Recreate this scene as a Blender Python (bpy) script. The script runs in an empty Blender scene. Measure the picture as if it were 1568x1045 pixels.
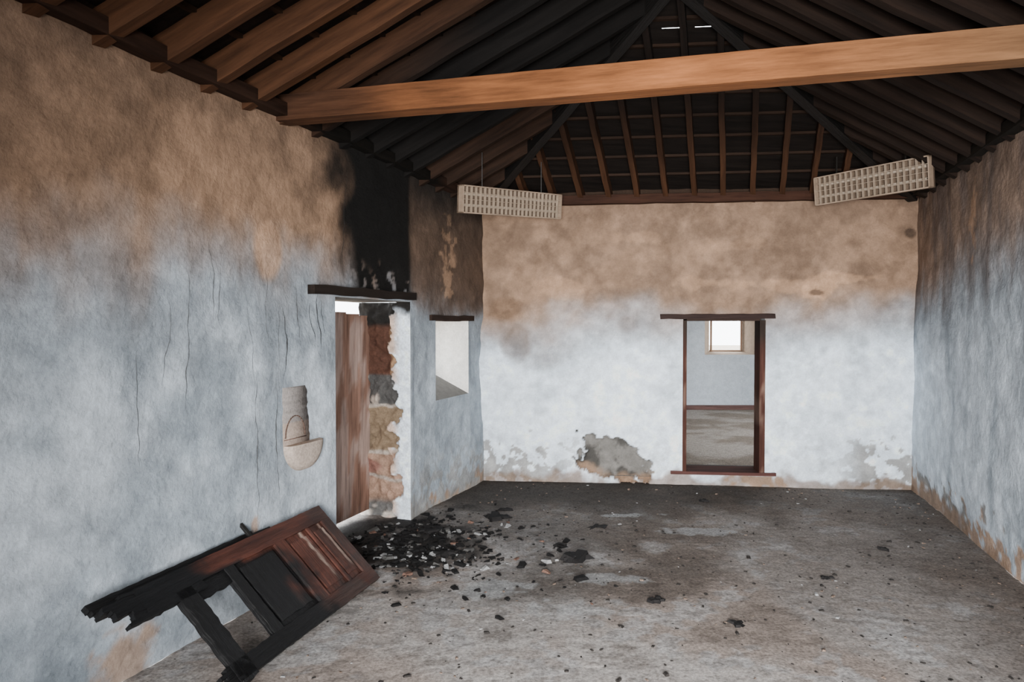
import bpy, math, random
import numpy as np
from mathutils import Vector
rng=np.random.RandomState(7); random.seed(7)
_tab=rng.rand(256,256)
def vn(x,y,sd=0):
    x=np.asarray(x,float)+sd*17.31; y=np.asarray(y,float)+sd*9.77
    xi=np.floor(x).astype(int); yi=np.floor(y).astype(int)
    fx=x-xi; fy=y-yi; fx=fx*fx*(3-2*fx); fy=fy*fy*(3-2*fy)
    a=_tab[xi&255,yi&255]; b=_tab[(xi+1)&255,yi&255]; c=_tab[xi&255,(yi+1)&255]; d=_tab[(xi+1)&255,(yi+1)&255]
    return (a*(1-fx)+b*fx)*(1-fy)+(c*(1-fx)+d*fx)*fy
def fbm(x,y,sc,oc=4,sd=0):
    v=0;a=1;t=0
    for i in range(oc):
        v=v+a*vn(np.asarray(x)*sc,np.asarray(y)*sc,sd+i*3.1); t+=a; a*=.5; sc*=2.03
    return np.clip((v/t-.5)*1.5+.5,0,1)
def ss(a,b,x):
    t=np.clip((np.asarray(x,float)-a)/(b-a),0,1); return t*t*(3-2*t)
def mix(c1,c2,m):
    m=np.asarray(m)[...,None]; return np.asarray(c1)*(1-m)+np.asarray(c2)*m
def ell(s,z,cs,cz,rs,rz,nz=0,soft=.25):
    d=np.sqrt(((s-cs)/rs)**2+((z-cz)/rz)**2)+nz
    return 1-ss(1-soft,1+soft,d)

# ---------------- materials
def mat_attr(name,rough=.9,sc=30,var=.25,bump=.3,bsc=60,grain=False,spec=.2,dist=.01,var2=0,sc2=60,gs=(1.2,14,14)):
    m=bpy.data.materials.new(name); m.use_nodes=True; nt=m.node_tree; N=nt.nodes; Lk=nt.links
    b=N['Principled BSDF']; b.inputs['Roughness'].default_value=rough; b.inputs['Specular IOR Level'].default_value=spec
    at=N.new('ShaderNodeAttribute'); at.attribute_name='Col'
    if grain:
        g=N.new('ShaderNodeAttribute'); g.attribute_name='gr'
        mp=N.new('ShaderNodeMapping'); mp.inputs['Scale'].default_value=gs; Lk.new(g.outputs['Vector'],mp.inputs['Vector']); src=mp.outputs['Vector']
    else:
        g=N.new('ShaderNodeTexCoord'); src=g.outputs['Object']
    def fac(scale,v):
        n=N.new('ShaderNodeTexNoise'); n.inputs['Scale'].default_value=scale; n.inputs['Detail'].default_value=7; n.inputs['Roughness'].default_value=.68; Lk.new(src,n.inputs['Vector'])
        mr=N.new('ShaderNodeMapRange'); mr.inputs['From Min'].default_value=.3; mr.inputs['From Max'].default_value=.7
        mr.inputs['To Min'].default_value=1-v; mr.inputs['To Max'].default_value=1+v; Lk.new(n.outputs['Fac'],mr.inputs['Value']); return mr.outputs['Result']
    o=fac(sc,var)
    if var2:
        o2=fac(sc2,var2); mm=N.new('ShaderNodeMath'); mm.operation='MULTIPLY'; Lk.new(o,mm.inputs[0]); Lk.new(o2,mm.inputs[1]); o=mm.outputs[0]
    vm=N.new('ShaderNodeVectorMath'); vm.operation='SCALE'; Lk.new(at.outputs['Color'],vm.inputs[0]); Lk.new(o,vm.inputs['Scale'])
    Lk.new(vm.outputs['Vector'],b.inputs['Base Color'])
    n2=N.new('ShaderNodeTexNoise'); n2.inputs['Scale'].default_value=bsc; n2.inputs['Detail'].default_value=6; n2.inputs['Roughness'].default_value=.6; Lk.new(src,n2.inputs['Vector'])
    bp=N.new('ShaderNodeBump'); bp.inputs['Strength'].default_value=bump; bp.inputs['Distance'].default_value=dist
    Lk.new(n2.outputs['Fac'],bp.inputs['Height']); Lk.new(bp.outputs['Normal'],b.inputs['Normal'])
    return m
M_pl=mat_attr('lime_plaster',.93,13,.14,.6,22,dist=.018,var2=.12,sc2=60)
M_fl=mat_attr('worn_concrete',.9,55,.55,.4,120,dist=.004,var2=.22,sc2=13,spec=.1)
M_wd=mat_attr('smoked_timber',.75,1.6,.5,.4,3,grain=True,spec=.12,dist=.004)
M_ch=mat_attr('charred_wood',.55,2.5,.5,.8,5,grain=True,spec=.3,dist=.012)
M_rb=mat_attr('rubble',.9,60,.3,.4,90)
M_mt=mat_attr('dirty_enamel',.5,20,.2,.1,40,spec=.4)

# ---------------- mesh builder
class MB:
    def __init__(s): s.v=[];s.f=[];s.c=[];s.g=[]
    def add(s,vs,fs,cs,gs=None):
        o=len(s.v); s.v+= [tuple(p) for p in vs]; s.f+=[tuple(i+o for i in f) for f in fs]
        s.c+= [tuple(c)[:3] for c in cs]; s.g+=[tuple(p) for p in (gs if gs is not None else vs)]
    def obj(s,name,mat,smooth=False,parent=None):
        me=bpy.data.meshes.new(name); me.from_pydata(s.v,[],s.f); me.update()
        a=me.attributes.new('Col','FLOAT_COLOR','POINT'); c=np.ones((len(s.v),4)); c[:,:3]=np.array(s.c); a.data.foreach_set('color',c.ravel())
        a=me.attributes.new('gr','FLOAT_VECTOR','POINT'); a.data.foreach_set('vector',np.array(s.g,float).ravel())
        if smooth: me.polygons.foreach_set('use_smooth',[True]*len(me.polygons))
        me.materials.append(mat); o=bpy.data.objects.new(name,me); bpy.context.collection.objects.link(o)
        if parent: o.parent=parent
        return o
def beam(mb,a,b,w,h,col,n=1,up=(0,0,1),jit=0,seed=None):
    """box from a to b; a,b = centre of the top face; h hangs down"""
    a=Vector(a);b=Vector(b);d=(b-a);L=d.length;d.normalize();u=Vector(up);sd=d.cross(u).normalized();u=sd.cross(d).normalized()
    vs=[];cs=[];gs=[]; r=random.random()*50
    for i in range(n+1):
        t=i/n; p=a+d*(L*t); jx=(random.random()-.5)*jit; jy=(random.random()-.5)*jit
        for k,(x,y) in enumerate(((-.5,0),(.5,0),(.5,-1),(-.5,-1))):
            q=p+sd*(x*w+jx)+u*(y*h+jy); vs.append(q); cs.append(col(q,t) if callable(col) else col); gs.append((L*t+r,x*w+r,y*h))
    fs=[(3,2,1,0)]
    for i in range(n):
        o=i*4
        for k in range(4): fs.append((o+k,o+(k+1)%4,o+4+(k+1)%4,o+4+k))
    o=n*4; fs.append((o,o+1,o+2,o+3))
    mb.add(vs,fs,cs,gs)
def lbox(mb,F,u0,u1,v0,v1,w0,w1,col,nu=1,nv=1,grain='u',wob=0):
    O,U,V,W=F; vs=[];cs=[];gs=[];fs=[]; idx={}
    def pt(i,j,k):
        key=(i,j,k)
        if key not in idx:
            u=u0+(u1-u0)*i/nu; v=v0+(v1-v0)*j/nv; w=(w0,w1)[k]
            idx[key]=len(vs); du=dv=0
            if wob: du=(float(vn(u*40,v*40,31))-.5)*wob; dv=(float(vn(u*40,v*40,37))-.5)*wob
            vs.append(O+U*(u+du)+V*(v+dv)+W*w); cs.append(col(u,v) if callable(col) else col)
            gs.append((u,v,w) if grain=='u' else (v,u,w))
        return idx[key]
    for i in range(nu):
        for j in range(nv):
            fs.append((pt(i,j,1),pt(i+1,j,1),pt(i+1,j+1,1),pt(i,j+1,1))); fs.append((pt(i,j,0),pt(i,j+1,0),pt(i+1,j+1,0),pt(i+1,j,0)))
    for i in range(nu):
        fs.append((pt(i,0,0),pt(i+1,0,0),pt(i+1,0,1),pt(i,0,1))); fs.append((pt(i,nv,0),pt(i,nv,1),pt(i+1,nv,1),pt(i+1,nv,0)))
    for j in range(nv):
        fs.append((pt(0,j,0),pt(0,j,1),pt(0,j+1,1),pt(0,j+1,0))); fs.append((pt(nu,j,0),pt(nu,j+1,0),pt(nu,j+1,1),pt(nu,j,1)))
    mb.add(vs,fs,cs,gs)
def chunk(mb,p,sz,col,tilt=.3):
    rz=random.random()*6.28; c,s=math.cos(rz),math.sin(rz); tx=(random.random()-.5)*tilt; vs=[]
    for z in (0,1):
        for (x,y) in ((-1,-1),(1,-1),(1,1),(-1,1)):
            k=.55+random.random()*.6; k2=.55+random.random()*.6; sh=.75 if z else 1
            X=x*sz[0]*.5*k*sh; Y=y*sz[1]*.5*k2*sh; Z=z*sz[2]*(.6+random.random()*.5)+X*tx*z
            vs.append((p[0]+X*c-Y*s,p[1]+X*s+Y*c,p[2]+Z-.002))
    fs=[(3,2,1,0),(4,5,6,7),(0,1,5,4),(1,2,6,5),(2,3,7,6),(3,0,4,7)]
    mb.add(vs,fs,[col]*8)

# ---------------- walls
class WallF:
    def __init__(s,o,d,n): s.o=np.array(o,float);s.d=np.array(d,float);s.n=np.array(n,float)
    def p(s,t,z,off=0):
        t=np.asarray(t,float);z=np.asarray(z,float);off=np.asarray(off,float)+0*t
        xy=s.o+t[...,None]*s.d+off[...,None]*s.n
        return np.concatenate([xy,(z+0*t)[...,None]],-1)
    def v(s,t,z,off=0): return Vector(s.p(t,z,off))
WL=WallF((-2.862,0),(.362,1),(.9403,-.3404))
WR=WallF((1.904,0),(.3025,1),(-.9572,.2895))
WB=WallF((0,7.019),(1,-.0995),(-.0990,-.9951))
def axis(a,b,st,cuts):
    pts=sorted(set([a,b]+[c for c in cuts if a<c<b])); out=[]
    for p,q in zip(pts[:-1],pts[1:]):
        n=max(1,int(round((q-p)/st))); out+=[p+(q-p)*i/n for i in range(n)]
    return np.array(out+[b])
def wall(name,W,s0,s1,z1,st,ops,colf,dispf,thick,ribbons=()):
    S=axis(s0,s1,st,[c for o in ops for c in o[:2]]); Z=axis(0,z1,st,[c for o in ops for c in o[2:4]])
    SS,ZZ=np.meshgrid(S,Z,indexing='ij')
    fade=np.ones_like(SS)
    for o in ops:
        dx=np.maximum(np.maximum(o[0]-SS,SS-o[1]),0); dz=np.maximum(np.maximum(o[2]-ZZ,ZZ-o[3]),0)
        fade*=ss(0,.12,np.sqrt(dx*dx+dz*dz))
    D=dispf(SS,ZZ)*fade
    C=colf(SS,ZZ); top=2.845+.03*(fbm(SS,SS*0+1,5,3,77)-.5)
    C=mix(C,np.array((.03,.018,.012)),ss(0,.02,ZZ-top))
    P=W.p(SS,ZZ,D); C=np.clip(C,0.003,.95)
    ns,nz=SS.shape; mb=MB(); fs=[]
    sm=(S[:-1]+S[1:])/2; zm=(Z[:-1]+Z[1:])/2
    for i in range(ns-1):
        for j in range(nz-1):
            if any(o[0]<sm[i]<o[1] and o[2]<zm[j]<o[3] for o in ops): continue
            fs.append((i*nz+j,(i+1)*nz+j,(i+1)*nz+j+1,i*nz+j+1))
    mb.add(P.reshape(-1,3).tolist(),fs,C.reshape(-1,3).tolist())
    for o in ops:
        a,b,c,d=o[:4]; rise=o[4]; skip=o[5]; rc=o[6]
        Q=lambda t,z,f: W.v(t,z,f)
        e=c+rise
        if 'f' not in skip: mb.add([Q(b,c,0),Q(b,d,0),Q(b,d,-thick),Q(b,e,-thick)],[(0,1,2,3)],[rc]*4)
        if 'n' not in skip: mb.add([Q(a,c,0),Q(a,d,0),Q(a,d,-thick),Q(a,e,-thick)],[(0,1,2,3)],[rc]*4)
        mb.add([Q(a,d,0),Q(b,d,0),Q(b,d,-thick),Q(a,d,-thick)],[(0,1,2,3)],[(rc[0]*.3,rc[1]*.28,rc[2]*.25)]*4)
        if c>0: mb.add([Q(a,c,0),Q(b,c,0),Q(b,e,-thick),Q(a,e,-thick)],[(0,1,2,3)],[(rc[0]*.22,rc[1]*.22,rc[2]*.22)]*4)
    for (s_,za,zb,w,col) in ribbons:
        n=max(6,int(abs(zb-za)/.02)); zs=np.linspace(za,zb,n); wob=(fbm(zs*0+s_,zs,6,3,int(s_*10))-.5)*.05
        ww=w*(.3+fbm(zs,zs*0+s_,14,2,3))*np.sin(np.linspace(.15,3.0,n))
        c0=s_+wob; a_=W.p(c0-ww,zs,dispf(c0,zs)+.003); b_=W.p(c0+ww,zs,dispf(c0,zs)+.003)
        vs=[];ff=[]
        for i in range(n): vs+=[a_[i],b_[i]]
        for i in range(n-1): ff.append((2*i,2*i+1,2*i+3,2*i+2))
        mb.add(vs,ff,[col]*len(vs))
    return mb.obj(name,M_pl,True)
WHITE_DAYLIT=np.array((.62,.69,.76)); TAN=np.array((.30,.185,.115)); BRN=np.array((.088,.058,.042)); SOOT=np.array((.005,.0045,.004)); GREY=np.array((.265,.31,.35))  # plaster white includes a bluish daylight cast in its colour
STONE=np.array((.20,.19,.175)); EARTH=np.array((.32,.21,.14))
def disp(k):
    def f(s,z): return (fbm(s,z,1.1,2,k)-.5)*.045+(fbm(s,z,6,3,k+5)-.5)*.014
    return f
def disp_left(s,z):
    return disp(1)(s,z)*(1-ell(s,z,4.22,1.0,.34,.42,0,.3))
def bumps(c,s,z,k):
    n=fbm(s,z,11,3,k); m=fbm(s,z,2.6,3,k+2); q=ss(.56,.62,fbm(s,z,5,5,k+4)); e=ss(.60,.64,fbm(s,z,9,5,k+6))
    c=c*(.84+.32*n)[...,None]*(.90+.20*m)[...,None]
    return c*(1-.11*q)[...,None]*(1+.10*e)[...,None]
def col_left(s,z):
    L=s*1.063; n1=fbm(L,z,1.2,4,1);n2=fbm(L,z,4,4,2);n3=fbm(L,z,14,3,3);stq=fbm(L*7,z*1.2,1,4,4)
    c=mix(WHITE_DAYLIT*.78,GREY,ss(.35,.75,.5*n1+.5*n2)*.8)
    c=mix(c,WHITE_DAYLIT*.95,ss(4.0,4.6,s)*ss(1.3,.6,z)*.6)
    c=mix(c,GREY*.8,ss(.5,.8,stq)*.4)
    zz=z+(n1-.5)*.5+(n2-.5)*.2+(stq-.5)*.2
    c=mix(c,GREY*.68,ss(.9,1.75,zz)*.65)
    sm=ss(1.55,2.25,zz)
    c=mix(c,mix(TAN*1.1,TAN*.78,ss(.35,.7,n2)),sm*.97)
    c=mix(c,BRN,ss(2.35,2.95,z+(n1-.5)*.5)*.45)
    c=mix(c,BRN*.9,ss(3.7,2.1,s)*ss(1.5,2.5,z+(n1-.5)*.4)*.65)
    c=mix(c,TAN*1.7,ell(s,z,4.0,2.04,.11,.16,(n2-.5)*.5)*.7)
    r=ss(5.58,5.66,s)
    c=mix(c,BRN*.85,r*ss(1.45,2.05,zz)*.9); c=mix(c,GREY*.72,r*.45*ss(1.8,1.3,zz))  # beyond the doorway: smoke brown above, weaker light painted as grey below
    c=mix(c,TAN*1.3,ell(s,z,6.33,2.2,.10,.26,(n3-.5)*3.2+(n2-.5)*1.2)*.5)
    m=ss(4.50,4.84,s+(n2-.5)*.3+.10*(z-2.4))*ss(5.68,5.58,s)*ss(1.82,1.88,z)
    c=mix(c,BRN*.6,ss(4.35,4.7,s+(n2-.5)*.3)*ss(5.68,5.58,s)*ss(1.7,2.1,z)*.5)
    c=mix(c,SOOT,np.clip(m*1.02,0,1)*(1-.75*ss(.55,.68,n3)*ss(2.10,1.93,z+(n2-.5)*.2)))
    c=mix(c,SOOT*1.5,ss(4.1,4.9,s)*ss(2.5,2.95,z+(n1-.5)*.3)*.85)
    c=mix(c,SOOT*4,r*ss(2.2,2.9,z)*.5)
    bm=ss(.16,.05,z+(n3-.5)*.25+(n1-.5)*.2)*ss(5.0,5.6,s)
    c=mix(c,mix(STONE*1.2,EARTH,ss(.4,.6,n2)),bm*.9)
    c=mix(c,STONE*1.4,ss(.6,.66,n3+.2*ss(.5,0,z))*r*ss(.6,.2,z)*.7)
    c=mix(c,EARTH*1.2,ell(s,z,3.05,.1,.16,.14,(n3-.5)*.8)*.8)
    c=mix(c,TAN*1.6,ell(s,z,3.86,.47,.03,.05,0)*.7)
    return bumps(c,L,z,7)
def patch_d(s,z):
    n2=fbm(s,z,4.2,4,12);n3=fbm(s,z,15,3,13)
    x=(s-1.07-(z-.25)*-.45)
    return np.sqrt((x/.38)**2+((z-.22)/.30)**2)+(n3-.5)*.28+(n2-.5)*.75+.12
def col_back(s,z):
    n1=fbm(s,z,1.3,4,11);n2=fbm(s,z,4.2,4,12);n3=fbm(s,z,15,3,13)
    c=mix(WHITE_DAYLIT*1.22,GREY*1.7,ss(.5,.9,.5*n1+.5*n2)*.35)
    zz=z+(n1-.5)*.4+(n2-.5)*.15+.22*ss(.9,-.3,s)
    c=mix(c,GREY*1.2,ss(1.12,1.6,zz)*.55)
    sm=ss(1.36,1.95,zz)
    c=mix(c,mix(TAN*.86,TAN*.64,ss(.35,.7,n2)),sm*.97)
    c=mix(c,BRN*1.4,ss(2.5,3.0,z+(n1-.5)*.3)*.45)
    for (a,b,ra,rb,k) in ((-.1,1.78,.14,.12,.6),(.05,1.42,.16,.15,.6),(1.15,1.62,.12,.1,.35),(.3,1.25,.2,.1,.25)):
        c=mix(c,TAN*.42,ell(s,z,a,b,ra,rb,(n2-.5)*.9,.3)*k)
    for (a,b,ra,rb,k) in ((3.0,2.02,.12,.1,.75),(3.35,2.08,.16,.05,.6),(.55,2.0,.2,.09,.35),(1.95,2.03,.3,.06,.35),(2.7,2.02,.3,.05,.4),(1.3,2.5,.25,.06,.25),(2.3,2.4,.3,.06,.2)):
        c=mix(c,TAN*1.5,ell(s,z,a,b,ra,rb,(n2-.5)*1.6+(n3-.5)*.5)*k)
    c=mix(c,BRN*.8,ell(s,z,3.0,1.93,.09,.03,(n3-.5)*.9)*.8)
    c=mix(c,BRN*.5,ell(s,z,3.86,2.5,.05,.05,(n3-.5)*.5)*.8)
    hz=np.clip(.22*ss(.55,.0,z)-.35*ss(.25,.85,z),-1,1)
    pm=ss(.58,.61,.65*n3+.35*n2+hz)*(.95*ss(.9,.0,s)+.95*ss(3.1,3.6,s)+.25)
    c=mix(c,STONE*1.3,np.clip(pm,0,1)*ss(.75,.35,z)*.85)
    d=patch_d(s,z)
    pc=mix(STONE*.80,STONE*.30,ss(.4,.6,fbm(s,z,7,4,88))); pc=mix(pc,EARTH*.8,ss(.17,.05,z+(n2-.5)*.2))
    c=mix(c,pc,1-ss(.97,1.0,d))
    c=mix(c,EARTH*.6,ss(.11,.04,z+(n2-.5)*.2)*.8)
    c=mix(c,EARTH*.8,ell(s,z,2.45,.06,.28,.06,(n3-.5)*1.2)*.9)
    return bumps(c,s,z,17)
def disp_back(s,z):
    return disp(21)(s,z)-(1-ss(.93,1.0,patch_d(s,z)))*(.03+.06*fbm(s,z,7,4,88))
def col_right(s,z):
    n1=fbm(s,z,1.2,4,31);n2=fbm(s,z,4,4,32);n3=fbm(s,z,14,3,33);stq=fbm(s*8,z*1.0,1,4,34)
    c=mix(WHITE_DAYLIT*.85,GREY,ss(.4,.8,.5*n1+.5*stq)*.75)
    zz=z+(n1-.5)*.4+(stq-.5)*.4
    c=mix(c,GREY*.6,ss(1.1,1.8,zz)*.6)
    c=mix(c,mix(TAN*.70,BRN*1.5,ss(.35,.7,stq)),ss(1.55,2.3,zz)*.88)
    c=mix(c,BRN*.8,ss(2.3,2.95,z+(n1-.5)*.3+.06*(5-s))*.55)
    c=mix(c,TAN*1.5,ell(s,z,5.15,2.38,.07,.2,(n3-.5)*2.2)*.6)
    bm=ss(.55,.60,n3+.22*ss(.35,0,z)-.6*ss(.1,.55,z))
    c=mix(c,mix(STONE,EARTH*1.1,ss(.4,.6,n2)),np.clip(bm,0,1)*.9)
    c=mix(c,EARTH*.8,ss(.12,.04,z+(n2-.5)*.2)*.8)
    return bumps(c,s,z,37)
BLK=(.03,.027,.025); CRK=(.11,.11,.11)
wall('wall_left',WL,-1.7,7.2,3.0,.018,
  [(4.61,5.60,0,1.80,0,'f',(.55,.55,.55)),(6.04,6.72,.94,1.66,.24,'',(.66,.64,.60))],
  col_left,disp_left,.5,
  [(4.12,1.30,1.72,.004,BLK),(4.05,.55,1.3,.003,CRK),(4.07,1.2,1.75,.002,CRK),(3.57,1.62,2.05,.002,CRK),(3.63,1.5,1.95,.002,CRK),(3.87,.5,1.35,.003,CRK),(3.85,1.2,1.75,.002,CRK),
   (4.44,1.45,1.80,.006,BLK),(4.38,1.5,1.75,.004,BLK),(4.50,1.55,1.78,.003,BLK),(3.42,1.1,1.9,.002,CRK),(4.25,1.5,1.9,.003,CRK),(4.72,1.9,2.75,.003,BLK),(3.15,.9,1.5,.002,CRK),(3.3,1.3,1.8,.002,CRK),(3.98,1.5,1.95,.002,CRK)])
wall('wall_back',WB,-.45,4.05,3.0,.014,[(1.717,2.51,.14,1.69,0,'',(.5,.5,.5))],col_back,disp_back,.35)
wall('wall_right',WR,-1.7,6.8,3.0,.022,[],col_right,disp(41),.3)
WFr=WallF((0,-1.6),(1,0),(0,1))
wall('wall_front',WFr,-3.6,1.6,3.0,.12,[(-.5,.9,.05,2.1,0,'',(.5,.5,.5))],col_left,lambda s,z:0*s,.3)  # unseen opening, width shaped to keep light off the near left wall

# ---------------- broken masonry jamb of the left doorway
def jamb():
    ds=np.linspace(0,.5,46); zs=np.linspace(0,1.8,150); D,Z=np.meshgrid(ds,zs,indexing='ij')
    n=fbm(D,Z,9,3,51); n3=fbm(D,Z,24,3,52); n1=fbm(D,Z,4,3,55)
    e=.15+(n-.5)*.20+(n3-.5)*.07
    ex=ss(-.008,.008,D-e)
    c=WHITE_DAYLIT*1.1+np.zeros(D.shape+(3,)); c=mix(c,TAN*1.5,ss(.5,.7,n)*ss(.08,.17,D)*.8)
    rock=np.array((.06,.058,.056))
    col=mix(np.array((.19,.095,.075))+np.zeros(D.shape+(3,)),np.array((.28,.18,.13)),ss(.4,.6,n1))
    zz=Z+(n1-.5)*.1
    col=mix(col,(.18,.13,.085),ss(.54,.57,zz)); col=mix(col,mix(rock,(.32,.27,.23),ss(.55,.75,n)),ss(.95,.98,zz))
    col=mix(col,(.065,.030,.020),ss(1.19,1.20,Z)*ss(.19,.20,D)); col=mix(col,(.25,.155,.09),ss(1.19,1.20,Z)*(1-ss(.19,.21,D)))
    col=mix(col,SOOT*2,ss(1.60,1.66,zz)); col=mix(col,mix(rock*2,(.45,.4,.35),ss(.4,.6,n)),ss(.18,.12,zz))
    for h in (.56,.96,.34): col=mix(col,(.36,.32,.28),ss(.02,.006,abs(zz-h))*.8)
    c=mix(c,col,ex); c=mix(c,SOOT*2,ss(1.66,1.78,Z+(n-.5)*.1)); c=c*(.75+.5*n3)[...,None]
    off=ex*(-.03+(n-.5)*.06+(n3-.5)*.03)*ss(0,.04,D)
    X=WL.o[0]+WL.d[0]*5.6-WL.n[0]*D; Y=5.6-WL.n[1]*D
    dd=WL.d/np.linalg.norm(WL.d)
    P=np.stack([X-dd[0]*off,Y-dd[1]*off,Z],-1)
    mb=MB(); a,b=D.shape
    fs=[(i*b+j,(i+1)*b+j,(i+1)*b+j+1,i*b+j+1) for i in range(a-1) for j in range(b-1)]
    mb.add(P.reshape(-1,3).tolist(),fs,np.clip(c,.003,.9).reshape(-1,3).tolist()); return mb
jamb().obj('door_jamb_masonry',M_rb,True)

# ---------------- floor
def floor():
    A=np.array((-4.0,-1.7));Bq=np.array((1.5,-1.7));Cq=np.array((4.1,6.75));Dq=np.array((-.85,7.25))
    U,V=np.meshgrid(np.linspace(0,1,320),np.linspace(0,1,520)**.8,indexing='ij')
    P=(A*(1-U)[...,None]+Bq*U[...,None])*(1-V)[...,None]+(Dq*(1-U)[...,None]+Cq*U[...,None])*V[...,None]
    x,y=P[...,0],P[...,1]
    n1=fbm(x,y,1.1,4,61);n2=fbm(x,y,3.5,4,62);n3=fbm(x,y,12,3,63);n4=fbm(x,y,30,2,64)
    c=mix((.36,.305,.27),(.41,.385,.365),ss(.35,.65,n1)); c=mix(c,(.24,.20,.175),ss(.48,.72,n2)*.45)
    c=mix(c,(.47,.48,.49),ss(.60,.68,n2*.6+n3*.4)*.45)
    c=mix(c,(.14,.12,.105),ss(.60,.72,n3*.6+n4*.4)*.45)
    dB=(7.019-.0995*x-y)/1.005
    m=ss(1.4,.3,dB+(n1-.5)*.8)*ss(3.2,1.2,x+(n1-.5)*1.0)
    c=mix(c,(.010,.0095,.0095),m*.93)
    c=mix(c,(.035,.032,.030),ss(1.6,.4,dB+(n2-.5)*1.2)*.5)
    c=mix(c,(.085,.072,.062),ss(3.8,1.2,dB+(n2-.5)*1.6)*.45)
    c=mix(c,(.014,.013,.013),ell(x,y,-.78,4.98,.62,.76,(n2-.5)*1.2,.35)*.93)
    c=mix(c,(.05,.047,.045),ell(x,y,.4,5.2,1.1,.9,(n2-.5)*1.4,.5)*.5)
    c=mix(c,(.06,.052,.046),ell(x,y,.3,4.2,.7,.5,(n2-.5)*1.8,.6)*.35)
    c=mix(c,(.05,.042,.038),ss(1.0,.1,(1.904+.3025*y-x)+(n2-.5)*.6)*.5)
    c=mix(c,(.13,.10,.082),ell(x,y,2.3,4.3,1.4,1.6,(n2-.5)*1.6,.6)*.4)
    for (a,b,ra,rb) in ((-.15,4.15,.13,.15),(.35,3.8,.25,.1),(-1.0,3.3,.15,.12),(.6,4.3,.14,.07),(1.5,5.3,.2,.07),(.95,5.75,.2,.05)):
        c=mix(c,(.42,.44,.45),ell(x,y,a,b,ra,rb,(n3-.5)*1.8+(n2-.5)*1.4)*.45)
    z=(n2-.5)*.004+(n4-.5)*.003
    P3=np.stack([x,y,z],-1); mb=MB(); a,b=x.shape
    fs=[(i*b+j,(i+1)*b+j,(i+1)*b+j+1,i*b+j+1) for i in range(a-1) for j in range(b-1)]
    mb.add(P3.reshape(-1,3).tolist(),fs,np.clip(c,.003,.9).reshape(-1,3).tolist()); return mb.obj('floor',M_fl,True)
floor()

# ---------------- roof
Z0=2.97; kL,kR,kB=.59,.58,.63
dL=lambda x,y:(x+2.862-.362*y)/1.0635
dR=lambda x,y:(1.904+.3025*y-x)/1.0448
dB=lambda x,y:(7.019-.0995*x-y)/1.005
hL=lambda x,y:kL*dL(x,y); hR=lambda x,y:kR*dR(x,y); hB=lambda x,y:kB*dB(x,y)
def solve(f,g):
    f0,g0=f(0,0),g(0,0); a,b=f(1,0)-f0,f(0,1)-f0; c,d=g(1,0)-g0,g(0,1)-g0; D=a*d-b*c
    return ((-f0*d+b*g0)/D,(-a*g0+c*f0)/D)
ap=solve(lambda x,y:hL(x,y)-hR(x,y),lambda x,y:hL(x,y)-hB(x,y)); zap=Z0+hL(*ap); APEX=Vector((ap[0],ap[1],zap))
def pz(p,h): return Vector((p[0],p[1],Z0+h(*p)))
rf=solve(lambda x,y:hL(x,y)-hR(x,y),lambda x,y:y+2.0); OV=-.22
cl=solve(lambda x,y:hL(x,y)-OV,lambda x,y:hB(x,y)-OV); cr=solve(lambda x,y:hR(x,y)-OV,lambda x,y:hB(x,y)-OV)
fl=solve(lambda x,y:hL(x,y)-OV,lambda x,y:y+2.0); fr=solve(lambda x,y:hR(x,y)-OV,lambda x,y:y+2.0)
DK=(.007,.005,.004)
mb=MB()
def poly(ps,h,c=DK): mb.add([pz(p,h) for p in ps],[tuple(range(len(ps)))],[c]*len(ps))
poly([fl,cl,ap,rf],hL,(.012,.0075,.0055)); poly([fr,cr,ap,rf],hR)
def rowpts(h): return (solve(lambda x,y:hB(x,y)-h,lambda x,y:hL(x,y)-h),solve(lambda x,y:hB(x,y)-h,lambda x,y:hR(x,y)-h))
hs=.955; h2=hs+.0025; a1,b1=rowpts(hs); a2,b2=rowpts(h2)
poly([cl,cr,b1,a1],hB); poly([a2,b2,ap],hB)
lp=lambda p,q,t:(p[0]+(q[0]-p[0])*t,p[1]+(q[1]-p[1])*t)
last=0
for (g0,g1) in ((.14,.22),(.36,.50),(.62,.78),(2,2)):
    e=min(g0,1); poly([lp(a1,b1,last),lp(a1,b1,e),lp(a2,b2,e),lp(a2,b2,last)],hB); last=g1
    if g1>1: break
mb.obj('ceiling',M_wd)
def rcol(side):
    def f(p,t):
        n=float(vn(p.x*3,p.y*3+p.z*2,5)); w=np.array((.055,.024,.0115))
        if side=='L':
            ch=float(ss(3.6,4.4,p.y+p.x*.35+.25*n)); ch=max(ch,.6*float(ss(.8,2.0,hL(p.x,p.y)/kL)))
            if p.y>5.6: ch*=.7
        elif side=='R': ch=.86
        else: ch=.25+.68*float(ss(.3,1.3,hB(p.x,p.y)/kB))
        return tuple(w*(1-ch)+np.array((.0045,.0037,.0033))*ch)
    return f
rm=MB(); RH=.13;RWd=.065
def rafter(W,t,h,others,side,n):
    p=W.p(t,0,-.1)[:2]; n=np.array(n)/np.linalg.norm(n); best=9
    for o in others:
        f=lambda k:(h(*(p+n*k))-o(*(p+n*k)))
        a,b=f(0),f(1)
        if abs(b-a)>1e-6:
            k=-a/(b-a)
            if k>.05: best=min(best,k)
    if best>8 or best<.25: return
    q=p+n*best; A=Vector((p[0],p[1],Z0+h(*p)-.015)); B=Vector((q[0],q[1],Z0+h(*q)-.015))
    beam(rm,A,B,.05 if side=='B' else RWd,.10 if side=='B' else RH,rcol(side),n=12,jit=.006)
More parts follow.
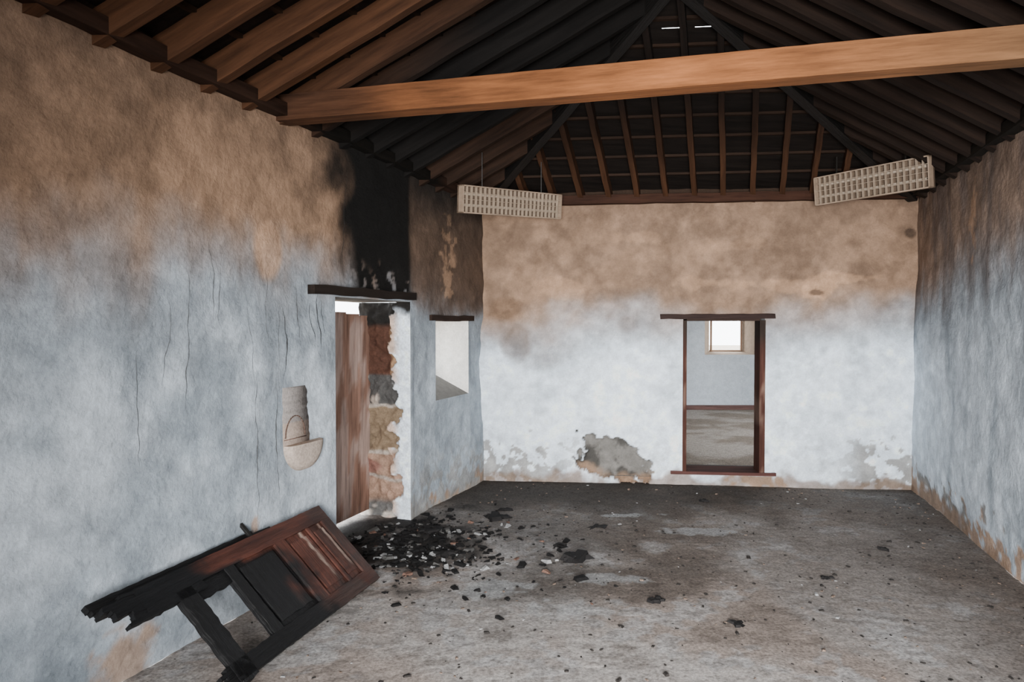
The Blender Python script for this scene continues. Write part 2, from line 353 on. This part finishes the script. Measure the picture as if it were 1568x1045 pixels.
for i in range(60):
    t=-1.9+i*.285
    if t<6.9: rafter(WL,t,hL,[hR,hB],'L',(1,-.06))
    t2=-1.3+i*.275
    if t2<6.5: rafter(WR,t2,hR,[hL,hB],'R',(-1,.16))
for i in range(16):
    t=-.10+i*.278
    if t<3.95: rafter(WB,t,hB,[hL,hR],'B',(-.33,-1))
rm.obj('roof_rafters',M_wd)
hb=MB()
CH=(.006,.005,.0045)
for c_,h in ((solve(hL,hB),hL),(solve(hR,hB),hR)):
    beam(hb,Vector((c_[0],c_[1],Z0-.01)),APEX-Vector((0,0,.01)),.09,.17,CH,n=14,jit=.008)
beam(hb,Vector((rf[0],rf[1],Z0+hL(*rf)-.01)),APEX-Vector((0,0,.01)),.07,.2,CH,n=14,jit=.006)
hb.obj('hip_and_ridge_beams',M_ch)
bt=MB()
for k in range(1,11):
    d=k*.2
    for (h,kk,side,c) in ((hL,kL,'L',(.022,.012,.007)),(hR,kR,'R',(.011,.008,.006)),(hB,kB,'B',(.020,.011,.007))):
        hh=d*kk
        if hh>1.18: continue
        if side=='L':
            a=solve(lambda x,y:hL(x,y)-hh,lambda x,y:y+1.6);b=solve(lambda x,y:hL(x,y)-hh,lambda x,y:hB(x,y)-hh)
        elif side=='R':
            a=solve(lambda x,y:hR(x,y)-hh,lambda x,y:y+1.6);b=solve(lambda x,y:hR(x,y)-hh,lambda x,y:hB(x,y)-hh)
        else: a,b=rowpts(hh)
        beam(bt,(a[0],a[1],Z0+hh-.003),(b[0],b[1],Z0+hh-.003),.035,.022,(lambda p,t,s=side,c=c: tuple(.35*x for x in c) if (s=='L' and p.y>4.2) else c),n=12)
bt.obj('roof_battens',M_wd)
wp=MB()
beam(wp,WL.v(-1.6,2.915,.02),WL.v(7.0,2.915,.02),.12,.075,lambda p,t:(.022,.011,.007) if p.y<4.2 else ((.006,.005,.004) if p.y<6 else (.03,.015,.010)),n=40,jit=.012)
beam(wp,WR.v(-1.6,2.915,.02),WR.v(6.6,2.915,.02),.12,.075,(.009,.007,.005),n=30,jit=.01)
beam(wp,WB.v(-.3,2.915,.02),WB.v(3.9,2.915,.02),.12,.085,(.035,.015,.009),n=24,jit=.010)
wp.obj('trim_wall_plate',M_wd)
# tie beam
tb=MB()
def tcol(p,t):
    c=np.array((.18,.068,.024)); g=np.array((.11,.060,.030)); d=np.array((.030,.016,.0105))
    m=float(ss(.0,.5,t+.1*float(vn(p.x*3,p.z*20,9)))); m2=float(ss(.55,.95,t)); c=c*(1-m2)+g*m2
    return tuple((d*(1-m)+c*m)*(.8+.4*float(vn(p.x*5,2,6))))
beam(tb,(-1.50,4.143,2.965),(2.98,2.95,2.945),.12,.15,tcol,n=60,jit=.0015)
tb.obj('tie_beam',M_wd)

# ---------------- lintels, frames
l=MB(); beam(l,WL.v(4.36,1.872,-.05),WL.v(5.66,1.872,-.05),.16,.060,(.014,.010,.008),n=12,jit=.012); l.obj('door_lintel',M_wd)
l=MB(); beam(l,WL.v(5.93,1.70,-.05),WL.v(6.82,1.70,-.05),.14,.05,(.025,.015,.011),n=8,jit=.01); l.obj('window_lintel',M_wd)
F=(Vector((0,7.019,0)),Vector((1,-.0995,0)).normalized(),Vector((0,0,1)),Vector((-.099,-.9951,0)))
def fx(x): return x*1.005
RED=(.055,.022,.016)
def fc(u,v):
    n=float(vn(u*30,v*7,3)); m=float(ss(1.35,1.7,v+.2*n)); k=float(ss(.6,.8,n))*.5
    c=np.array(RED)*(1-k)+np.array((.20,.13,.10))*k; c=c*(1-m)+np.array((.025,.017,.013))*m; return tuple(c)
d=MB()
lbox(d,F,fx(1.715),fx(1.752),.14,1.66,-.12,.012,fc,2,20,'v'); lbox(d,F,fx(2.458),fx(2.512),.14,1.66,-.20,.012,fc,2,20,'v')
lbox(d,F,fx(1.752),fx(2.462),1.655,1.69,-.28,.005,(.03,.018,.014),8,1)
lbox(d,F,fx(1.49),fx(2.60),1.675,1.725,-.1,.025,(.025,.015,.013),14,1,'u',.012)
lbox(d,F,fx(1.60),fx(2.62),.112,.142,-.30,.025,lambda u,v:(.08,.035,.03),12,1)
d.obj('door_frame',M_wd)

# door leaf closing the left doorway (outer side)
O=WL.v(4.55,.05,-.44); Fd=(O,Vector((.362,1,0)).normalized(),Vector((.012,.03,1)).normalized(),Vector((.9403,-.3404,0)))
def dc(u,v):
    n=float(vn(u*55,v*5,8)); n2=float(fbm(u*2.5,v*.8,4,3,8)); c=np.array((.27,.155,.115))*(1-n*.4); k=float(ss(.5,.7,n2))*.6
    return tuple(c*(1-k)+np.array((.44,.34,.30))*k)
d=MB()
for i in range(6): lbox(d,Fd,i*.19+.003,i*.19+.187,0,1.70-.012*i,0,.03,dc,6,40,'v')
lbox(d,Fd,.02,1.12,.22,.32,-.03,0,dc,4,2); lbox(d,Fd,.02,1.12,1.35,1.45,-.03,0,dc,4,2)
d.obj('door_1',M_wd)

# ---------------- burnt door leaning on its side
U=Vector((-.28,-.96,0)).normalized(); Hn=Vector((-.96,.28,0)).normalized(); V=(Hn*.40+Vector((0,0,.387))).normalized(); Wn=U.cross(V).normalized()
if Wn.z<0: Wn=-Wn
B1=Vector((-.845,4.22,.014)); Fb=(B1,U,V,Wn)
def bc(u,v):
    n=float(fbm(u,v,9,3,71)); n2=float(fbm(u*3,v*14,2,3,72))
    red=np.array((.070,.024,.016))*(.5+.9*n2); ch=float(ss(.50,.62,u+(n-.5)*.25+.25*max(0,.25-v)-.55*float(ss(.48,.52,v))))
    dull=float(ss(.16,.0,v+(n-.5)*.25)); dull=max(dull,.7*float(ss(.26,.05,u+(n-.5)*.25))); red=red*(1-dull*.8)+np.array((.034,.025,.022))*dull*.8
    return tuple(red*(1-ch)+np.array((.006,.006,.0065))*ch)
def bp(u,v):
    c=np.array(bc(u,v)); n=float(fbm(u*2,v*2,12,3,75)); st=max(float(ss(.014,.006,abs(u-.12-(n-.5)*.012))),float(ss(.018,.008,abs(u-.31-(n-.5)*.014)))); st*=float(ss(.15,.2,v))*(.4+.6*n)
    return tuple(c*(1-st)+np.array((.30,.22,.18))*st)
d=MB(); T=.036
lbox(d,Fb,0,1.46,.50,.60,0,T,bc,60,4,'u',.004)
lbox(d,Fb,1.12,1.46,.455,.50,0,T,bc,14,2,'u',.012)
lbox(d,Fb,0,1.30,0,.09,0,T,bc,50,4,'u',.006)
lbox(d,Fb,0,.085,.09,.50,0,T,bc,4,18,'v')
lbox(d,Fb,.47,.56,.09,.50,0,T,bc,5,18,'v')
lbox(d,Fb,.90,.965,.09,.50,0,T,bc,4,18,'v',.006)
lbox(d,Fb,1.19,1.29,-.015,.50,0,T,bc,4,18,'v',.012)
lbox(d,Fb,.085,.47,.09,.50,.008,.022,bp,60,24,'v')
lbox(d,Fb,.225,.25,.09,.50,.01,T-.004,bp,4,18,'v')
for a,b in ((.105,.205),(.27,.44)): lbox(d,Fb,a,b,.13,.46,.02,.030,bp,24,20,'v')
lbox(d,Fb,.56,.90,.09,.50,.006,.020,bc,16,16,'v')
lbox(d,Fb,.60,.87,.12,.47,.018,.031,bc,14,14,'v',.008)
lbox(d,Fb,.965,1.19,.42,.50,.005,.028,bc,12,4,'u',.015)
for i in range(10):
    v0=.455+i*.0145; lbox(d,Fb,1.44,1.48+random.random()*.13+(.04 if i%3 else 0),v0,v0+.0148,.002,T-.003*random.random(),bc,6,1,'u',.008)
for i in range(5):
    v0=.0+i*.018; lbox(d,Fb,1.28,1.32+random.random()*.1,v0,v0+.017,.002,T-.004,bc,3,1)
for i in range(5):
    v0=.56+i*.016; lbox(d,Fb,.25+random.random()*.1+.06*i,1.55+random.random()*.1,v0,v0+.0164,-.035,-.004,(.007,.0065,.0065),24,1,'u',.006)
lbox(d,Fb,.63,.65,.60,.70,.004,.02,(.012,.011,.01),2,4,'v')
d.obj('burnt_panel_door',M_ch)

# ---------------- wall basin remnant
d=MB(); c0=4.265; zc=.875
vs=[];cs=[];fs=[]; NR=8;NT=28; CR=(.46,.38,.32); RR=.185
dl=1/1.0635
for i in range(NR+1):
    r=i/NR
    for j in range(NT+1):
        th=math.pi+math.pi*j/NT; h=.05*math.sqrt(max(0,1-r**4))
        vs.append(WL.v(c0+math.cos(th)*RR*r*dl,zc+math.sin(th)*RR*r,h+.012 if i<NR else -.02)); k=.85+.2*float(vn(i*2,j*.6,4)); cs.append((CR[0]*k,CR[1]*k,CR[2]*k))
for i in range(NR):
    for j in range(NT): fs.append((i*(NT+1)+j,(i+1)*(NT+1)+j,(i+1)*(NT+1)+j+1,i*(NT+1)+j+1))
d.add(vs,fs,cs)
vs=[];n=16
for j in range(n+1):
    x=-1+2*j/n; vs+= [WL.v(c0+x*RR*dl,zc,.062*math.sqrt(max(0,1-x**4))),WL.v(c0+x*RR*dl,zc,-.02)]
d.add(vs,[(2*j,2*j+1,2*j+3,2*j+2) for j in range(n)],[(.50,.38,.30)]*len(vs))
rows=32
vs=[];cs=[];fs=[]
for i in range(rows+1):
    z0=.87+i*.0112; t=i/rows; w0=4.085+.014*float(vn(i*.5,1,2)); w1=4.325-.015*float(ss(.3,.6,t))-.02*float(ss(.92,1,t))+.018*float(vn(i*.5,5,3))
    for k,(w,o) in enumerate(((w0,-.02),(w0+.004,.004),((w0+w1)/2,.005),(w1-.004,.004),(w1,-.02))):
        vs.append(WL.v(w,z0,o)); b=.85+.3*float(vn(i*.6,k,3)); cs.append((.26*b,.235*b,.22*b) if t>.4 else (.34*b,.27*b,.225*b))
for i in range(rows):
    for k in range(4): fs.append((i*5+k,i*5+k+1,i*5+k+6,i*5+k+5))
o=rows*5; fs.append((o,o+1,o+2,o+3,o+4))
d.add(vs,fs,cs)
prev=None
for k in range(15):
    a=math.pi*(.0+k/14); p=WL.v(4.20-.095*math.cos(a)*dl,.92+.13*math.sin(a),.009)
    if prev: beam(d,prev,p,.006,.005,(.14,.09,.07),up=(.94,-.34,0))
    prev=p
beam(d,WL.v(4.10,.91,.009),WL.v(4.30,.91,.009),.005,.005,(.16,.10,.08),up=(.94,-.34,0))
d.obj('wall_basin',M_rb,True)

# ---------------- fluorescent fixtures with louvres
def fixture(name,A,B,H,rows=4,cols=18,tilt=.12):
    A=Vector(A);B=Vector(B);Ux=(B-A);L=Ux.length;Ux.normalize();N=Ux.cross(Vector((0,0,1))).normalized()
    if N.y>0: N=-N
    N=(N-Vector((0,0,tilt))).normalized(); Vv=N.cross(Ux).normalized()
    if Vv.z<0: Vv=-Vv
    Fx=(A-Vv*(H/2),Ux,Vv,N); m=MB(); C=(.30,.22,.16); E=(.33,.255,.19)
    def cc(u,v):
        n=float(vn(u*9,v*9,4)); return tuple(x*(.7+.5*n) for x in C)
    lbox(m,Fx,.0,L,.0,H,-.07,-.05,(.12,.085,.06),6,2)
    for a,b,c,e in ((0,L,0,.010),(0,L,H-.010,H),(0,.010,0,H),(L-.010,L,0,H)): lbox(m,Fx,a,b,c,e,-.07,.012,cc,10 if b-a>.1 else 1,1)
    for i in range(1,rows): z=H*i/rows; lbox(m,Fx,.010,L-.010,z-.002,z+.002,-.018,.008,E,12,1)
    for i in range(1,cols): x=L*i/cols; lbox(m,Fx,x-.002,x+.002,.010,H-.010,-.018,.010,E,1,3)
    for zc in (H*.3,H*.7):
        vs=[];fs=[]
        for i,x in enumerate((.04,L-.04)):
            for k in range(10):
                a=k*math.pi/5; vs.append(Fx[0]+Ux*x+Vv*(zc+.013*math.cos(a))+N*(-.038+.013*math.sin(a)))
        for k in range(10): fs.append((k,(k+1)%10,10+(k+1)%10,10+k))
        m.add(vs,fs,[(.34,.28,.22)]*20)
    for x in (L*.2,L*.8):
        p=Fx[0]+Ux*x+Vv*H-N*.03; zr=Z0+min(hL(p.x,p.y),hB(p.x,p.y),hR(p.x,p.y))
        beam(m,p,Vector((p.x,p.y,max(zr-.1,p.z+.03))),.02,.006,(.012,.010,.008),up=(1,0,0))
    return m.obj(name,M_mt)
fixture('fluorescent_light',(-.42,5.80,2.68),(.474,6.66,2.76),.235,4,24)
fixture('fluorescent_light.001',(2.85,6.45,2.865),(3.38,5.55,2.855),.26,4,20)

# ---------------- debris
m=MB()
def inside(x,y,mg=.06): return dL(x,y)>mg and dR(x,y)>mg and dB(x,y)>mg
i=0
while i<900:
    wide=random.random()<.25
    x=random.gauss(-.72,.28) if not wide else random.gauss(-.35,.45);y=random.gauss(4.95,.34 if not wide else .45)
    if not inside(x,y,-.25 if 4.7<y<5.5 else .03) or (x<-.8 and y<4.45): continue
    s=.008+abs(random.gauss(0,.017)); s=min(s,.06); g=random.random()
    c=(.008,.0075,.0075) if g<.78 else ((.07,.068,.065) if g<.88 else ((.28,.28,.28) if g<.98 else (.14,.08,.06)))
    chunk(m,(x,y,0),(s*1.9,s,s*.45),c,.8); i+=1
for (x,y,a,b,h) in ((-.10,5.67,.28,.12,.02),(.42,4.66,.22,.13,.04),(-.05,5.9,.12,.08,.02),(.85,3.95,.08,.06,.02),(1.22,3.64,.10,.04,.015),(.35,4.95,.12,.05,.02),(2.0,4.3,.08,.04,.015),(2.65,4.85,.08,.04,.02),(.70,5.4,.2,.05,.012),(1.75,6.2,.10,.05,.015),(-.5,4.75,.16,.08,.03),(-.6,5.3,.18,.09,.03)):
    for k in range(4): chunk(m,(x+random.gauss(0,a*.15),y+random.gauss(0,b*.2),.002*k),(a*random.uniform(.6,1),b*random.uniform(.6,1),h*random.uniform(.5,1)),(.014,.013,.013),.5)
m.obj('charcoal_debris',M_rb)
m=MB(); i=0
while i<1700:
    x=random.uniform(-2.2,3.9);y=random.uniform(1.5,6.95)
    if not inside(x,y): continue
    e=min(dR(x,y),dB(x,y)*1.2)
    if random.random()>.22+.75*math.exp(-e*2.5)+.45*math.exp(-((x-.3)**2+(y-4.8)**2)/2): continue
    s=.004+abs(random.gauss(0,.007)); g=random.random()
    c=(.025,.022,.020) if g<.80 else ((.33,.33,.33) if g<.85 else (.18,.13,.10))
    chunk(m,(x,y,0),(s*1.8,s,s*.5),c); i+=1
m.obj('floor_rubble',M_rb)

# ---------------- adjoining room
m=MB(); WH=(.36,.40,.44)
def quad(a,b,c,d,col=WH): m.add([a,b,c,d],[(0,1,2,3)],[col]*4)
yF=12.5; X0,X1=.3,6.2; fz=.07; wx0,wx1,wz0,wz1=3.74,4.34,1.13,2.0
sx0,sx1,sz0=3.53,4.45,1.08
def wbk(x0,x1,z0,z1): quad((x0,yF,z0),(x1,yF,z0),(x1,yF,z1),(x0,yF,z1))
wbk(X0,sx0,fz,2.9);wbk(sx1,X1,fz,2.9);wbk(sx0,sx1,fz,sz0);wbk(sx0,sx1,2.1,2.9)
yo=yF+.45; RV=(.34,.27,.21)
quad((sx0,yF,sz0),(sx1,yF,sz0),(wx1,yo,wz0),(wx0,yo,wz0),RV); quad((sx1,yF,sz0),(sx1,yF,2.1),(wx1,yo,wz1),(wx1,yo,wz0),RV); quad((sx0,yF,sz0),(sx0,yF,2.1),(wx0,yo,wz1),(wx0,yo,wz0),RV); quad((sx0,yF,2.1),(sx1,yF,2.1),(wx1,yo,wz1),(wx0,yo,wz1))
m.obj('wall_adjoining_back',M_pl)
m=MB(); quad((X0,7.3,fz),(X0,yF,fz),(X0,yF,2.9),(X0,7.3,2.9)); m.obj('wall_adjoining_left',M_pl)
m=MB(); quad((X1,7.0,fz),(X1,8.5,fz),(X1,8.5,2.9),(X1,7.0,2.9)); quad((X1,8.5,fz),(X1,11,fz),(X1,11,.4),(X1,8.5,.4)); quad((X1,11,fz),(X1,yF,fz),(X1,yF,2.9),(X1,11,2.9)); quad((X1,8.5,2.4),(X1,11,2.4),(X1,11,2.9),(X1,8.5,2.9)); m.obj('wall_adjoining_right',M_pl)  # large unseen opening added to let daylight into the adjoining room
m=MB(); quad((X0-.5,7.3,2.9),(X1,6.7,2.9),(X1,yF,2.9),(X0-.5,yF,2.9),(.3,.2,.12)); m.obj('ceiling_adjoining',M_wd)
m=MB(); nx,ny=60,90; xs=np.linspace(X0,X1,nx); ys=np.linspace(0,1,ny); XX,TT=np.meshgrid(xs,ys,indexing='ij'); YY=(7.06-.0995*XX)*(1-TT)+yF*TT
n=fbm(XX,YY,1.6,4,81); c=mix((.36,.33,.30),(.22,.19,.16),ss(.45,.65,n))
m.add(np.stack([XX,YY,XX*0+fz],-1).reshape(-1,3).tolist(),[(i*ny+j,(i+1)*ny+j,(i+1)*ny+j+1,i*ny+j+1) for i in range(nx-1) for j in range(ny-1)],c.reshape(-1,3).tolist()); m.obj('floor_adjoining',M_fl)
m=MB(); beam(m,(X0,yF-.012,fz+.085),(X1,yF-.012,fz+.085),.024,.085,(.08,.045,.04),n=10); m.obj('baseboard_adjoining',M_wd)
m=MB()
for a,b in (((wx0,yo-.03,wz0+.02),(wx1,yo-.03,wz0+.02)),((wx0,yo-.03,wz1),(wx1,yo-.03,wz1))): beam(m,a,b,.04,.03,(.2,.13,.09))
for x in (wx0+.015,wx1-.015): beam(m,(x,yo-.05,wz0),(x,yo-.05,wz1),.03,.04,(.2,.13,.09),up=(0,1,0))
m.obj('window_1',M_wd)
m=MB(); m.add([(-40,-40,-.06),(40,-40,-.06),(40,60,-.06),(-40,60,-.06)],[(0,1,2,3)],[(.42,.36,.29)]*4); m.obj('ground',M_fl)

# ---------------- light
w=bpy.data.worlds.new('World'); bpy.context.scene.world=w; w.use_nodes=True
bg=w.node_tree.nodes['Background']; bg.inputs['Color'].default_value=(.94,.97,1,1); bg.inputs['Strength'].default_value=10.0
la=bpy.data.lights.new('added_fill_light','AREA'); la.shape='RECTANGLE'; la.size=2.1; la.size_y=2.0; la.energy=300; la.color=(1,.99,.98); la.spread=math.radians(80)  # added fill lamp behind the camera, stand-in for window light
lo=bpy.data.objects.new('added_fill_light',la); bpy.context.collection.objects.link(lo); lo.location=(.05,-1.5,1.25)
lo.rotation_euler=(Vector((2.0,7,1.1))-Vector(lo.location)).to_track_quat('-Z','Y').to_euler()

cam=bpy.data.cameras.new('camera'); cam.lens=24; cam.sensor_width=36; cam.clip_start=.05
co=bpy.data.objects.new('camera',cam); bpy.context.collection.objects.link(co); co.location=(0,0,1.6); co.rotation_euler=(math.pi/2-.0215,0,0)
bpy.context.scene.camera=co
